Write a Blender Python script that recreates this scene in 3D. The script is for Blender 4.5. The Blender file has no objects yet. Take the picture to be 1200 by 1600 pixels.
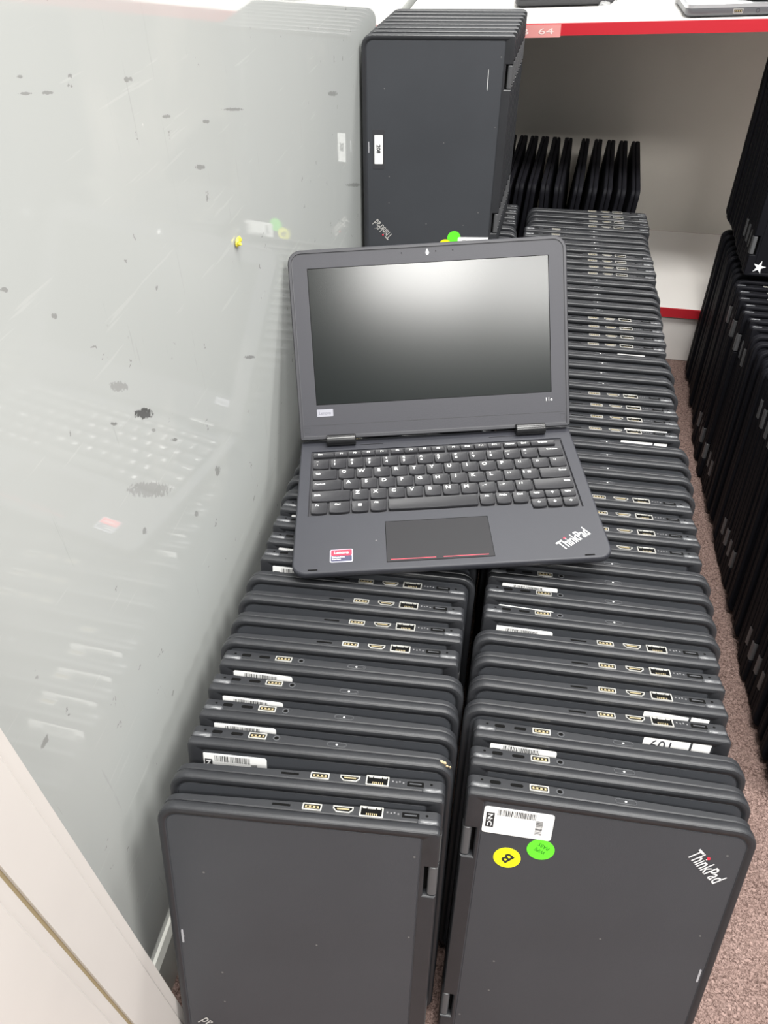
import bpy, bmesh, math, random
from mathutils import Vector, Matrix
random.seed(11)
R_ = math.radians
scene = bpy.context.scene
COL = scene.collection
FLOOR_Z = 0.0
CAM_H = 0.8131

# ------------------------------------------------------------------ camera
cam_d = bpy.data.cameras.new('camera')
cam_d.sensor_fit = 'VERTICAL'
cam_d.sensor_height = 32.0
cam_d.lens = 1175.0 / 1600.0 * 32.0
cam_d.clip_start = 0.02
cam = bpy.data.objects.new('camera', cam_d)
COL.objects.link(cam)
cam.location = (0, 0, CAM_H)
cam.rotation_euler = (R_(90 - 43.0), 0, R_(10.2))
scene.camera = cam

# ------------------------------------------------------------------ world, lamps, exposure
w = bpy.data.worlds.new('shop_ambient')
scene.world = w
w.use_nodes = True
w.node_tree.nodes['Background'].inputs[0].default_value = (0.93, 0.97, 1.0, 1)
w.node_tree.nodes['Background'].inputs[1].default_value = 0.37

def ceiling_lamp(x, y, sx, sy, power, z=2.65, color=(1.0, 0.985, 0.95)):
    l = bpy.data.lights.new('ceiling_lamp', 'AREA')
    l.shape = 'RECTANGLE'
    l.size, l.size_y = sx, sy
    l.energy = power
    l.color = color
    o = bpy.data.objects.new('ceiling_lamp', l)
    o.location = (x, y, z)
    COL.objects.link(o)
    return o
for lx, ly, pw in ((0.47, -1.42, 52), (0.10, 0.45, 60), (0.10, 2.2, 34), (1.15, -1.42, 30), (1.15, 0.45, 70), (1.15, 2.2, 46), (2.5, -1.42, 16), (2.5, 0.45, 26), (2.5, 2.2, 22)):
    ceiling_lamp(lx, ly, 0.6, 0.6, pw)

scene.view_settings.view_transform = 'Standard'
scene.view_settings.look = 'None'
scene.view_settings.gamma = 1.0
scene.view_settings.use_curve_mapping = False
scene.view_settings.exposure = 0.0

# ------------------------------------------------------------------ materials
MATS = {}
def mat(name, color=(.5, .5, .5), rough=.5, metal=0.0, spec=.5, noise=None, bump=None, coat=0.0, coat_rough=.1, alpha=1.0):
    """principled material; noise = (scale, amount) value variation; bump = (scale, strength)"""
    if name in MATS:
        return MATS[name]
    m = bpy.data.materials.new(name)
    m.use_nodes = True
    nt = m.node_tree
    b = nt.nodes['Principled BSDF']
    b.inputs['Base Color'].default_value = (*color, 1)
    b.inputs['Roughness'].default_value = rough
    b.inputs['Metallic'].default_value = metal
    b.inputs['Specular IOR Level'].default_value = spec
    b.inputs['Coat Weight'].default_value = coat
    b.inputs['Coat Roughness'].default_value = coat_rough
    b.inputs['Alpha'].default_value = alpha
    if noise or bump:
        tc = nt.nodes.new('ShaderNodeTexCoord')
    if noise:
        n = nt.nodes.new('ShaderNodeTexNoise')
        n.inputs['Scale'].default_value = noise[0]
        n.inputs['Detail'].default_value = 4
        nt.links.new(tc.outputs['Object'], n.inputs['Vector'])
        mx = nt.nodes.new('ShaderNodeMix'); mx.data_type = 'RGBA'
        k = noise[1]
        mx.inputs['A'].default_value = (*[c * (1 - k) for c in color], 1)
        mx.inputs['B'].default_value = (*[min(1, c * (1 + k)) for c in color], 1)
        nt.links.new(n.outputs['Fac'], mx.inputs['Factor'])
        nt.links.new(mx.outputs['Result'], b.inputs['Base Color'])
    if bump:
        n2 = nt.nodes.new('ShaderNodeTexNoise')
        n2.inputs['Scale'].default_value = bump[0]
        n2.inputs['Detail'].default_value = 2
        nt.links.new(tc.outputs['Object'], n2.inputs['Vector'])
        bp = nt.nodes.new('ShaderNodeBump')
        bp.inputs['Strength'].default_value = bump[1]
        bp.inputs['Distance'].default_value = 0.0005
        nt.links.new(n2.outputs['Fac'], bp.inputs['Height'])
        nt.links.new(bp.outputs['Normal'], b.inputs['Normal'])
    MATS[name] = m
    return m

def dusty_plastic(name, color, rough, dust=0.35, bump=.12):
    """moulded plastic with fine grain, cloudy wear and a few pale dust specks"""
    m = mat(name, color, rough, noise=(9, .18), bump=(1400, bump))
    nt = m.node_tree
    b = nt.nodes['Principled BSDF']
    tc = nt.nodes.new('ShaderNodeTexCoord')
    v = nt.nodes.new('ShaderNodeTexVoronoi')
    v.inputs['Scale'].default_value = 140
    nt.links.new(tc.outputs['Object'], v.inputs['Vector'])
    sepc = nt.nodes.new('ShaderNodeSeparateColor')
    nt.links.new(v.outputs['Color'], sepc.inputs['Color'])
    g = nt.nodes.new('ShaderNodeMath'); g.operation = 'GREATER_THAN'; g.inputs[1].default_value = .955
    nt.links.new(sepc.outputs['Red'], g.inputs[0])
    ls = nt.nodes.new('ShaderNodeMath'); ls.operation = 'LESS_THAN'; ls.inputs[1].default_value = .13
    nt.links.new(v.outputs['Distance'], ls.inputs[0])
    mu = nt.nodes.new('ShaderNodeMath'); mu.operation = 'MULTIPLY'
    nt.links.new(g.outputs[0], mu.inputs[0]); nt.links.new(ls.outputs[0], mu.inputs[1])
    mu2 = nt.nodes.new('ShaderNodeMath'); mu2.operation = 'MULTIPLY'; mu2.inputs[1].default_value = dust
    nt.links.new(mu.outputs[0], mu2.inputs[0])
    src = b.inputs['Base Color'].links[0].from_socket
    mx = nt.nodes.new('ShaderNodeMix'); mx.data_type = 'RGBA'
    mx.inputs['B'].default_value = (.32, .31, .29, 1)
    nt.links.new(mu2.outputs[0], mx.inputs['Factor'])
    nt.links.new(src, mx.inputs['A'])
    nt.links.new(mx.outputs['Result'], b.inputs['Base Color'])
    return m

LID = dusty_plastic('lid_plastic', (.0425, .0455, .052), .45)
RIM = mat('bumper_rubber', (.022, .023, .026), .40, noise=(30, .25), bump=(900, .1))
BASEP = mat('base_plastic', (.019, .020, .023), .42, noise=(25, .2), bump=(900, .1))
EDGE = mat('edge_glint', (.55, .55, .56), .3)  # pale colour painting the specular glint along the lid's rear edge
HINGE = mat('hinge_metal', (.10, .10, .10), .3, metal=.6)
HINGEB = mat('hinge_black', (.012, .012, .013), .22)
CAPM = mat('hinge_cap_plastic', (.062, .064, .069), .25)
STEEL = mat('port_steel', (.78, .77, .73), .28, metal=.75)
BRASS = mat('port_contact', (.52, .43, .25), .4, metal=.6)
HOLE = mat('port_black', (.003, .003, .003), .8, spec=.1)
WHITE = mat('label_paper', (.83, .83, .82), .55)
PALEG = mat('slit_silver', (.36, .36, .38), .4)
INK = mat('label_ink', (.02, .02, .022), .6)
PENINK = mat('pen_ink', (.05, .05, .06), .6)
LOGOW = mat('logo_silver', (.72, .72, .72), .4)
LOGOD = mat('logo_worn', (.45, .44, .42), .5)
LOGOR = mat('logo_red', (.75, .03, .06), .4)
GREEN = mat('sticker_green', (.13, .78, .03), .5)
YELLOW = mat('sticker_yellow', (.88, .88, .01), .5)
TAPE = mat('clear_tape_dark', (.05, .05, .055), .25)
KEYM = mat('key_plastic', (.020, .020, .023), .42, bump=(1200, .06))
DECK = dusty_plastic('deck_plastic', (.024, .025, .032), .5, dust=.3)
WELL = mat('keyboard_well', (.026, .026, .030), .5)
BEZEL = mat('bezel_plastic', (.036, .036, .044), .5, noise=(20, .06), bump=(1200, .12))
BEZRIM = mat('bezel_rim', (.036, .036, .042), .45)
SCREEN = mat('matte_screen', (.002, .0042, .0038), .20, spec=.50)
PAD = mat('touchpad_surface', (.016, .0158, .018), .5, spec=.28)
REDLINE = mat('touchpad_red', (.55, .06, .09), .4)
LEGEND = mat('key_legend', (.80, .80, .80), .5)
BADGE = mat('badge_grey', (.30, .30, .34), .35)
WHITEBOARD = mat('white_laminate', (.62, .585, .555), .32, noise=(14, .05))
GROOVE = mat('groove_brown', (.36, .29, .17), .7)
SHELFW = mat('shelf_white', (.76, .735, .71), .35, noise=(5, .05))
BACKP = mat('back_panel_paint', (.62, .585, .53), .45, noise=(6, .08))
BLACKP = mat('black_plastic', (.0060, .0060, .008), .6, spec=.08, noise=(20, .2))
RED = mat('red_edging', (.50, .022, .034), .3)
PINK = mat('faded_tape', (.62, .26, .25), .4)
BASEB = mat('baseboard_paint', (.62, .62, .58), .5, noise=(40, .15))
GREYLAP = mat('grey_laptop', (.12, .125, .135), .4)
ALU = mat('laptop_silver', (.55, .56, .58), .35, metal=.5)

def wall_material():
    m = bpy.data.materials.new('grey_gloss_panel')
    m.use_nodes = True
    nt = m.node_tree; N = nt.nodes; L = nt.links
    b = N['Principled BSDF']
    b.inputs['Roughness'].default_value = .12
    b.inputs['Specular IOR Level'].default_value = .75
    tc = N.new('ShaderNodeTexCoord')
    P = tc.outputs['Object']
    def noise(scale, detail=4, vec=P):
        n = N.new('ShaderNodeTexNoise'); n.inputs['Scale'].default_value = scale; n.inputs['Detail'].default_value = detail
        L.new(vec, n.inputs['Vector']); return n.outputs['Fac']
    def mixc(fac, a, bcol):
        mx = N.new('ShaderNodeMix'); mx.data_type = 'RGBA'
        L.new(fac, mx.inputs['Factor'])
        if isinstance(a, tuple): mx.inputs['A'].default_value = (*a, 1)
        else: L.new(a, mx.inputs['A'])
        mx.inputs['B'].default_value = (*bcol, 1)
        return mx.outputs['Result']
    def math_(op, a, bv):
        n = N.new('ShaderNodeMath'); n.operation = op
        for i, x in enumerate((a, bv)):
            if isinstance(x, (int, float)): n.inputs[i].default_value = x
            else: L.new(x, n.inputs[i])
        return n.outputs[0]
    def ramp(v, lo, hi, tlo=0.0, thi=1.0):
        n = N.new('ShaderNodeMapRange'); n.interpolation_type = 'SMOOTHSTEP'
        n.inputs['From Min'].default_value = lo; n.inputs['From Max'].default_value = hi
        n.inputs['To Min'].default_value = tlo; n.inputs['To Max'].default_value = thi
        L.new(v, n.inputs['Value']); return n.outputs['Result']
    c = mixc(noise(4), (.425, .443, .433), (.47, .483, .468))
    # cloudy smears
    c = mixc(ramp(noise(11, 6), .55, .75, 0, .35), c, (.50, .51, .49))
    # rubbed scratches, stretched along the row and along the height
    for sc, col, lo in (((3, 5, 90), (.58, .59, .57), .66), ((3, 120, 6), (.29, .30, .29), .70)):
        mp = N.new('ShaderNodeMapping'); mp.inputs['Scale'].default_value = sc
        L.new(P, mp.inputs['Vector'])
        c = mixc(ramp(noise(2.2, 3, mp.outputs[0]), lo, lo + .06, 0, .24), c, col)
    # scattered specks of dirt
    for scale, th, rad, col, k in ((30, .955, .13, (.22, .22, .21), .7), (70, .955, .17, (.2, .195, .19), .65), (55, .96, .16, (.66, .66, .64), .7)):
        v = N.new('ShaderNodeTexVoronoi'); v.inputs['Scale'].default_value = scale
        mp = N.new('ShaderNodeMapping'); mp.inputs['Scale'].default_value = (1, .8, 1.25)
        dist = N.new('ShaderNodeTexNoise'); dist.inputs['Scale'].default_value = scale * 2.3
        L.new(P, dist.inputs['Vector'])
        va = N.new('ShaderNodeVectorMath'); va.operation = 'MULTIPLY_ADD'
        L.new(dist.outputs['Color'], va.inputs[0]); va.inputs[1].default_value = (.02, .02, .02); L.new(P, va.inputs[2])
        L.new(va.outputs[0], mp.inputs['Vector']); L.new(mp.outputs[0], v.inputs['Vector'])
        s = N.new('ShaderNodeSeparateColor'); L.new(v.outputs['Color'], s.inputs['Color'])
        on = math_('GREATER_THAN', s.outputs['Red'], th)
        d = ramp(v.outputs['Distance'], rad * .6, rad, 1, 0)
        c = mixc(math_('MULTIPLY', math_('MULTIPLY', on, d), k), c, col)
    # individual stains on the panel: y, z, rows of the inverse half-axes matrix, strength, grey value
    for (y, z, m00, m01, m10, m11, k, gv) in (
        (0.3720, 0.5424, 73.0, -40.7, -167.2, -256.3, .65, .26),
        (0.3924, 0.5069, 59.3, -31.7, -161.9, -230.4, 1, .10),
        (0.3745, 0.4520, 25.3, -13.4, -116.0, -134.2, .6, .27),
        (0.3548, 0.5253, 210.3, -118.2, -475.7, -658.0, .8, .16),
        (0.4241, 0.4601, 152.4, -76.7, -408.3, -540.5, .8, .16),
        (0.6005, 0.4270, 60.5, -24.1, -281.6, -469.5, .8, .2),
        (0.3826, 0.7097, 170.6, -104.3, -280.3, -1154.2, .7, .22),
        (0.5131, 0.6638, 148.7, -76.1, -228.0, -849.5, .7, .22),
        (0.5555, 0.6176, 90.4, -42.7, -177.4, -543.0, .7, .22),
        (0.9840, 0.5629, 35.6, -7.3, -87.2, -358.1, .7, .22),
        (0.4699, 0.6957, 155.9, -85.8, -167.9, -733.9, .7, .22),
        (0.3625, 0.7214, 346.6, -217.9, -281.2, -1243.2, .7, .22),
        (0.3627, 0.7142, 152.7, -95.6, -353.6, -1451.6, .7, .22),
        (0.6406, 0.6348, 37.1, -15.8, -218.8, -839.0, .7, .22),
        (0.5795, 0.6424, 119.1, -55.3, -206.2, -752.4, .7, .22),
        (0.3310, 0.6139, 283.7, -172.1, -280.3, -526.7, .7, .22),
        (0.3991, 0.4877, 286.6, -150.6, -429.4, -583.6, .7, .22),
        (0.4317, 0.3750, 216.5, -103.3, -246.6, -267.3, .7, .22),
        (0.3528, 0.4307, 216.9, -115.9, -247.1, -255.8, .7, .22),
        (0.2996, 0.6445, 217.7, -138.8, -372.3, -757.1, .7, .22),
        (1.0890, 0.4186, 19.4, -2.6, -129.2, -370.9, .7, .22),
        (0.4866, 0.3781, 144.3, -64.8, -136.5, -166.2, .7, .22)):
        mp = N.new('ShaderNodeVectorMath'); mp.operation = 'SUBTRACT'
        L.new(P, mp.inputs[0]); mp.inputs[1].default_value = (0, y, z)
        ds = []
        for row in ((0, m00, m01), (0, m10, m11)):
            dt = N.new('ShaderNodeVectorMath'); dt.operation = 'DOT_PRODUCT'; dt.inputs[1].default_value = row
            L.new(mp.outputs[0], dt.inputs[0]); ds.append(math_('MULTIPLY', dt.outputs['Value'], dt.outputs['Value']))
        wob = math_('ADD', math_('ADD', ds[0], ds[1]), math_('MULTIPLY', math_('SUBTRACT', noise(330, 4), .5), 3.4))
        c = mixc(ramp(wob, .5, 1.2, k, 0), c, (gv, gv, gv * .97))
    L.new(c, b.inputs['Base Color'])
    L.new(ramp(noise(30, 4), .35, .75, .025, .07), b.inputs['Roughness'])
    bp = N.new('ShaderNodeBump'); bp.inputs['Strength'].default_value = .008; bp.inputs['Distance'].default_value = .002
    L.new(noise(18, 2), bp.inputs['Height']); L.new(bp.outputs['Normal'], b.inputs['Normal'])
    return m
WALLM = wall_material()

def carpet_material():
    m = bpy.data.materials.new('brown_carpet')
    m.use_nodes = True
    nt = m.node_tree; N = nt.nodes; L = nt.links
    b = N['Principled BSDF']
    b.inputs['Roughness'].default_value = .95
    b.inputs['Specular IOR Level'].default_value = .1
    tc = N.new('ShaderNodeTexCoord')
    n1 = N.new('ShaderNodeTexNoise'); n1.inputs['Scale'].default_value = 420; n1.inputs['Detail'].default_value = 3; n1.inputs['Distortion'].default_value = 1.2
    n2 = N.new('ShaderNodeTexNoise'); n2.inputs['Scale'].default_value = 45; n2.inputs['Detail'].default_value = 3
    for n in (n1, n2): L.new(tc.outputs['Object'], n.inputs['Vector'])
    cr = N.new('ShaderNodeValToRGB')
    cr.color_ramp.elements[0].position = .33; cr.color_ramp.elements[0].color = (.078, .050, .043, 1)
    cr.color_ramp.elements[1].position = .66; cr.color_ramp.elements[1].color = (.335, .24, .214, 1)
    L.new(n1.outputs['Fac'], cr.inputs['Fac'])
    mx = N.new('ShaderNodeMix'); mx.data_type = 'RGBA'; mx.blend_type = 'MULTIPLY'
    mr = N.new('ShaderNodeMapRange'); mr.inputs['To Min'].default_value = .0; mr.inputs['To Max'].default_value = .45
    L.new(n2.outputs['Fac'], mr.inputs['Value']); L.new(mr.outputs[0], mx.inputs['Factor'])
    L.new(cr.outputs['Color'], mx.inputs['A']); mx.inputs['B'].default_value = (.55, .45, .42, 1)
    L.new(mx.outputs['Result'], b.inputs['Base Color'])
    bp = N.new('ShaderNodeBump'); bp.inputs['Strength'].default_value = .9; bp.inputs['Distance'].default_value = .003
    L.new(n1.outputs['Fac'], bp.inputs['Height']); L.new(bp.outputs['Normal'], b.inputs['Normal'])
    return m
CARPET = carpet_material()

# ------------------------------------------------------------------ mesh helpers
def new_obj(name, me, parent=None):
    o = bpy.data.objects.new(name, me)
    COL.objects.link(o)
    if parent is not None:
        o.parent = parent
    return o

def tag(o, label=None, cat=None, group=None, kind=None):
    if label: o['label'] = label
    if cat: o['category'] = cat
    if group: o['group'] = group
    if kind: o['kind'] = kind
    return o

def make_mesh(name, verts, faces, mats, idx=None, smooth_angle=None):
    me = bpy.data.meshes.new(name)
    me.from_pydata([tuple(v) for v in verts], [], faces)
    for m in (mats if isinstance(mats, (list, tuple)) else [mats]):
        me.materials.append(m)
    if idx:
        me.polygons.foreach_set('material_index', idx)
    bm = bmesh.new(); bm.from_mesh(me)
    bmesh.ops.recalc_face_normals(bm, faces=bm.faces)
    bm.to_mesh(me); bm.free()
    if smooth_angle:
        me.polygons.foreach_set('use_smooth', [True] * len(me.polygons))
        me.set_sharp_from_angle(angle=R_(smooth_angle))
    me.update()
    return me

class Geo:
    """collects boxes, lofts and plates (with material slots) for ONE mesh"""
    def __init__(s): s.v, s.f, s.i = [], [], []
    def add(s, verts, faces, mi=0):
        o = len(s.v); s.v += [tuple(v) for v in verts]
        s.f += [tuple(a + o for a in f) for f in faces]; s.i += [mi] * len(faces)
    def box(s, x0, x1, y0, y1, z0, z1, mi=0):
        v = [(x, y, z) for z in (z0, z1) for y in (y0, y1) for x in (x0, x1)]
        s.add(v, [(0, 2, 3, 1), (4, 5, 7, 6), (0, 1, 5, 4), (2, 6, 7, 3), (0, 4, 6, 2), (1, 3, 7, 5)], mi)
    def rings(s, rings, mi=0, cap0=True, cap1=True):
        n = len(rings[0]); v = [p for r in rings for p in r]; f = []
        for k in range(len(rings) - 1):
            for j in range(n):
                a, b2 = k * n + j, k * n + (j + 1) % n
                f.append((a, b2, b2 + n, a + n))
        if cap0: f.append(tuple(range(n - 1, -1, -1)))
        if cap1: f.append(tuple(range((len(rings) - 1) * n, len(rings) * n)))
        s.add(v, f, mi)
    def plate(s, poly, z0, z1, mi=0, bev=0.0):
        """polygon in xy extruded z0..z1, with an optional bevelled upper edge"""
        r = [[(x, y, z0) for x, y in poly], [(x, y, z1 - bev) for x, y in poly]]
        if bev: r.append([(x, y, z1) for x, y in inset(poly, bev)])
        s.rings(r, mi)
    def xf(s, fn): s.v = [tuple(fn(Vector(p))) for p in s.v]; return s
    def mesh(s, name, mats, smooth=35): return make_mesh(name, s.v, s.f, mats, s.i, smooth)

def arc(cx, cy, r, a0, a1, n):
    return [(cx + r * math.cos(R_(a0 + (a1 - a0) * k / n)), cy + r * math.sin(R_(a0 + (a1 - a0) * k / n))) for k in range(n + 1)]

def rrect(x0, x1, y0, y1, r, n=4):
    """counter-clockwise rounded rectangle; r = one radius or (x0y0, x1y0, x1y1, x0y1)"""
    if not isinstance(r, (tuple, list)): r = (r,) * 4
    p = arc(x0 + r[0], y0 + r[0], r[0], 180, 270, n) + arc(x1 - r[1], y0 + r[1], r[1], 270, 360, n)
    p += arc(x1 - r[2], y1 - r[2], r[2], 0, 90, n) + arc(x0 + r[3], y1 - r[3], r[3], 90, 180, n)
    return p

def inset(poly, d):
    n = len(poly); out = []
    for i in range(n):
        p0, p1, p2 = Vector(poly[i - 1]), Vector(poly[i]), Vector(poly[(i + 1) % n])
        e1, e2 = (p1 - p0).normalized(), (p2 - p1).normalized()
        n1, n2 = Vector((-e1.y, e1.x)), Vector((-e2.y, e2.x))
        m = n1 + n2
        if m.length < 1e-6: m = n1.copy()
        m.normalize()
        k = d / max(.35, m.dot(n1))
        out.append((p1.x + m.x * k, p1.y + m.y * k))
    return out

def ellipse(rx, ry, n=20): return [(rx * math.cos(2 * math.pi * k / n), ry * math.sin(2 * math.pi * k / n)) for k in range(n)]

# text meshes, made first while the scene is still small
TEXT = {}
def text_mesh(s, width=None, height=None, bold=0.0, material=None, key=None, narrow=None, shear=0.0):
    """flat text in the xy plane, centred, scaled to the given height and/or width"""
    k = (s, width, height, bold, material.name, narrow, shear)
    if k in TEXT: return TEXT[k]
    c = bpy.data.curves.new('text', 'FONT')
    c.body = s; c.size = 1.0; c.offset = bold; c.shear = shear
    c.resolution_u = 3
    o = bpy.data.objects.new('text', c); COL.objects.link(o)
    dg = bpy.context.evaluated_depsgraph_get()
    me = bpy.data.meshes.new_from_object(o.evaluated_get(dg))
    bpy.data.objects.remove(o); bpy.data.curves.remove(c)
    xs = [v.co.x for v in me.vertices]; ys = [v.co.y for v in me.vertices]
    cx, cy = (min(xs) + max(xs)) / 2, (min(ys) + max(ys)) / 2
    w0, h0 = max(xs) - min(xs), max(ys) - min(ys)
    if height and width: sx, sy = width / w0, height / h0
    elif height: sy = height / h0; sx = sy * (narrow or 1)
    else: sx = sy = width / w0
    for v in me.vertices: v.co = ((v.co.x - cx) * sx, (v.co.y - cy) * sy, 0)
    me.materials.clear(); me.materials.append(material)
    me.name = 'text_' + ''.join(ch for ch in s.lower() if ch.isalnum())
    TEXT[k] = me
    return me

FN = ['Esc'] + ['F%d' % k for k in range(1, 13)] + ['Home', 'End', 'Delete']
NUM = [('~', '`'), ('!', '1'), ('@', '2'), ('#', '3'), ('$', '4'), ('%', '5'), ('^', '6'), ('&', '7'), ('*', '8'), ('(', '9'), (')', '0'), ('_', '-'), ('+', '=')]
for s in 'QWERTYUIOPASDFGHJKLZXCVBNM': text_mesh(s, height=.0047, bold=.02, material=LEGEND)
for a, b_ in NUM:
    text_mesh(a, height=.0030 if a not in '~_' else .0008, bold=.02, material=LEGEND)
    text_mesh(b_, height=.0037 if b_ not in '`-=' else .0009, bold=.02, material=LEGEND)
for s in FN + ['Tab', 'CapsLock', 'Shift', 'Ctrl', 'Fn', 'Alt', 'PrtSc', 'PgUp', 'PgDn', 'Enter', 'Backspace']:
    text_mesh(s, height=.0026, bold=.015, material=LEGEND)
for s in ('[ {', '] }', '\\ |', '; :', "' \"", ', <', '. >', '/ ?'):
    text_mesh(s, height=.0030, bold=.02, material=LEGEND)
LOGO_TXT = text_mesh('ThinkPad', width=.0345, height=.0116, bold=.010, material=LOGOW)
LOGO_WORN = text_mesh('ThinkPad', width=.0345, height=.0116, bold=.010, material=LOGOD)
T_NC = text_mesh('N:C', width=.012, height=.0036, bold=.03, material=WHITE)
T_NUM = text_mesh('511055628', width=.0175, height=.0024, material=INK)
T_SM1 = text_mesh('20LRS0BN00', width=.0125, height=.0012, material=INK)
T_SM2 = text_mesh('TNDLENOVOTHINKPAD11E5THG8', width=.0255, height=.0012, material=INK)
T_SIDE = text_mesh('115NR8', width=.0105, height=.0021, material=INK)
T_B = text_mesh('B', height=.0095, bold=.025, material=INK, narrow=1.0)
T_WIPE = text_mesh('WIPE', width=.0088, height=.0034, material=mat('green_ink', (.02, .17, .01), .6))
T_PASS = text_mesh('PASS', width=.0088, height=.0034, material=MATS['green_ink'])
T_208 = text_mesh('208', width=.0115, height=.0058, bold=.03, material=INK)
T_601 = text_mesh('601', width=.0155, height=.0105, bold=.0, material=PENINK)
T_LEN = text_mesh('Lenovo', width=.0135, height=.0036, bold=.01, material=LOGOW)
T_LENR = text_mesh('Lenovo', width=.0135, height=.0034, bold=.01, material=WHITE)
T_EDU = text_mesh('Education', width=.0115, height=.0018, bold=.015, material=WHITE)
T_SER = text_mesh('Series', width=.0080, height=.0018, bold=.015, material=WHITE)
T_11E = text_mesh('11e', width=.0070, height=.0036, bold=.0, material=LOGOW)
T_PEN = text_mesh('B  64', width=.05, height=.008, material=mat('pen_white', (.75, .6, .58), .6))

# ------------------------------------------------------------------ the setting
WALL_X = -0.240
def struct(name, g, m, label=None, smooth=None):
    o = new_obj(name, g.mesh(name, m, smooth))
    tag(o, label, None, None, 'structure')
    return o
g = Geo(); g.box(-.28, 4.0, -2.2, 3.6, -.05, 0.0)
struct('floor', g, CARPET, 'brown short pile carpet between the rows of laptops')
g = Geo(); g.box(WALL_X - .04, WALL_X, -2.2, 3.6, 0.0, 2.2)
struct('wall_left', g, WALLM, 'glossy scuffed light grey wall beside the laptop rows')
g = Geo()
g.rings([[(WALL_X - .001, y, 0), (WALL_X + .006, y, 0), (WALL_X + .006, y, .058), (WALL_X + .003, y, .066), (WALL_X - .001, y, .066)] for y in (-.6, 1.395)])
struct('baseboard_left', g, BASEB, 'pale worn baseboard along the foot of the grey wall')

# white laminate boards standing against the wall in the lower left corner
PX = -.206
def white_board(name, y0, y1, x1, label):
    g = Geo()
    poly = [(WALL_X + .0065, y0), (x1, y0), (x1, y1 - .009), (x1 - .0012, y1 - .0075), (x1 - .0012, y1), (WALL_X + .0065, y1)]
    g.rings([[(x, y, z) for x, y in poly] for z in (.002, 2.05)])
    o = new_obj(name, g.mesh(name, WHITEBOARD, None)); tag(o, label, 'board', 'white boards by the wall')
    return o
white_board('white_board', .1125, .1515, PX, 'narrow upright white laminate strip nearest the front left laptop')
white_board('white_board', -.50, .1098, PX, 'wide upright white laminate board in the lower left corner beyond the brown groove')
g = Geo(); g.box(WALL_X + .0065, PX - .0022, .1098, .1125, .002, 2.05)
o = new_obj('groove_filler', g.mesh('groove_filler', GROOVE, None)); tag(o, 'brown filler strip in the groove between the two white boards', 'strip')

# ---------------------------------------------------------------- shelving unit at the back
SY0, SY1 = 1.400, 1.775
SX0, SX1 = WALL_X + .008, 1.30
SH_LOW, SH_TOP = .1135, .5785
unit = tag(bpy.data.objects.new('shelving_unit', None), 'white shelving unit with red edging behind the rows of laptops', 'shelf')
unit.location = ((SX0 + SX1) / 2, SY0, 0); COL.objects.link(unit)
def upart(name, box, m, bev=.0015):
    g = Geo(); x0, x1, y0, y1, z0, z1 = box
    ox, oy = unit.location.x, unit.location.y
    g.rings([[(x - ox, y - oy, z) for (x, y) in rrect(x0, x1, y0, y1, bev, 2)] for z in (z0, z1)])
    return new_obj(name, g.mesh(name, m), unit)
upart('kick_plate', (SX0 + .002, SX1 - .002, SY0 + .006, SY0 + .022, .001, SH_LOW - .018), SHELFW)
upart('bottom_shelf', (SX0, SX1, SY0 + .003, SY1, SH_LOW - .0175, SH_LOW), SHELFW)
ts = upart('top_shelf', (SX0, SX1, SY0 + .003, SY1 + .25, SH_TOP - .0165, SH_TOP), SHELFW)
upart('back_panel', (SX0, SX1, SY1, SY1 + .012, SH_LOW + .0005, SH_TOP - .040), BACKP)
upart('side_panel', (SX1, SX1 + .016, SY0 + .003, SY1, .001, SH_TOP + .02), SHELFW)
upart('red_edging', (SX0, SX1, SY0, SY0 + .0028, SH_LOW - .018, SH_LOW), RED, .0008)
re_ = upart('red_edging', (SX0, SX1, SY0, SY0 + .0028, SH_TOP - .0175, SH_TOP - .001), RED, .0008)
tp = upart('paper_tape', (-.045, .028, SY0 - .0006, SY0 - .0001, SH_TOP - .0195, SH_TOP - .002), PINK, .0002)
t = new_obj('handwriting', T_PEN, tp); t.location = (-.008 - unit.location.x, -.0009, SH_TOP - .011); t.rotation_euler = (R_(90), 0, 0)
# the top board sags towards the grey wall
TILT_X, TILT = .15, .050
def board_z(x): return SH_TOP + (x - TILT_X) * math.tan(TILT)
TILTM = Matrix.Translation((TILT_X - unit.location.x, 0, SH_TOP)) @ Matrix.Rotation(-TILT, 4, 'Y') @ Matrix.Translation((unit.location.x - TILT_X, 0, -SH_TOP))
for o in (ts, re_, tp): o.matrix_local = TILTM

# ------------------------------------------------------------------ closed laptop, standing on its short side
D, W, T = .206, .297, .0216
LID_Y1, BASE_Y0 = .0080, .0091
def base_y1(h): return BASE_Y0 + .0065 + .0060 * h         # h: 0 at the front edge, 1 at the hinge
PANEL_HINGE = .0125

def flip(kind):
    """kind 'net': hinge at +x, network side up; kind 'power': the same laptop turned by 180 degrees"""
    if kind == 'net': return lambda p: p
    return lambda p: Vector((-p.x, p.y, W - p.z))

def lid_outline():
    p = arc(-D / 2 + .015, .015, .015, 180, 270, 6)                       # front, bottom corner
    p += arc(D / 2 - .004, .004, .004, 270, 360, 3)
    for a, b2 in ((.0345, .0645), (W - .0645, W - .0345)):                 # notches for the hinges
        p += [(D / 2, a), (D / 2 - .0095, a), (D / 2 - .0095, b2), (D / 2, b2)]
    p += arc(D / 2 - .004, W - .004, .004, 0, 90, 3)
    p += arc(-D / 2 + .015, W - .015, .015, 90, 180, 6)
    return p

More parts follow.
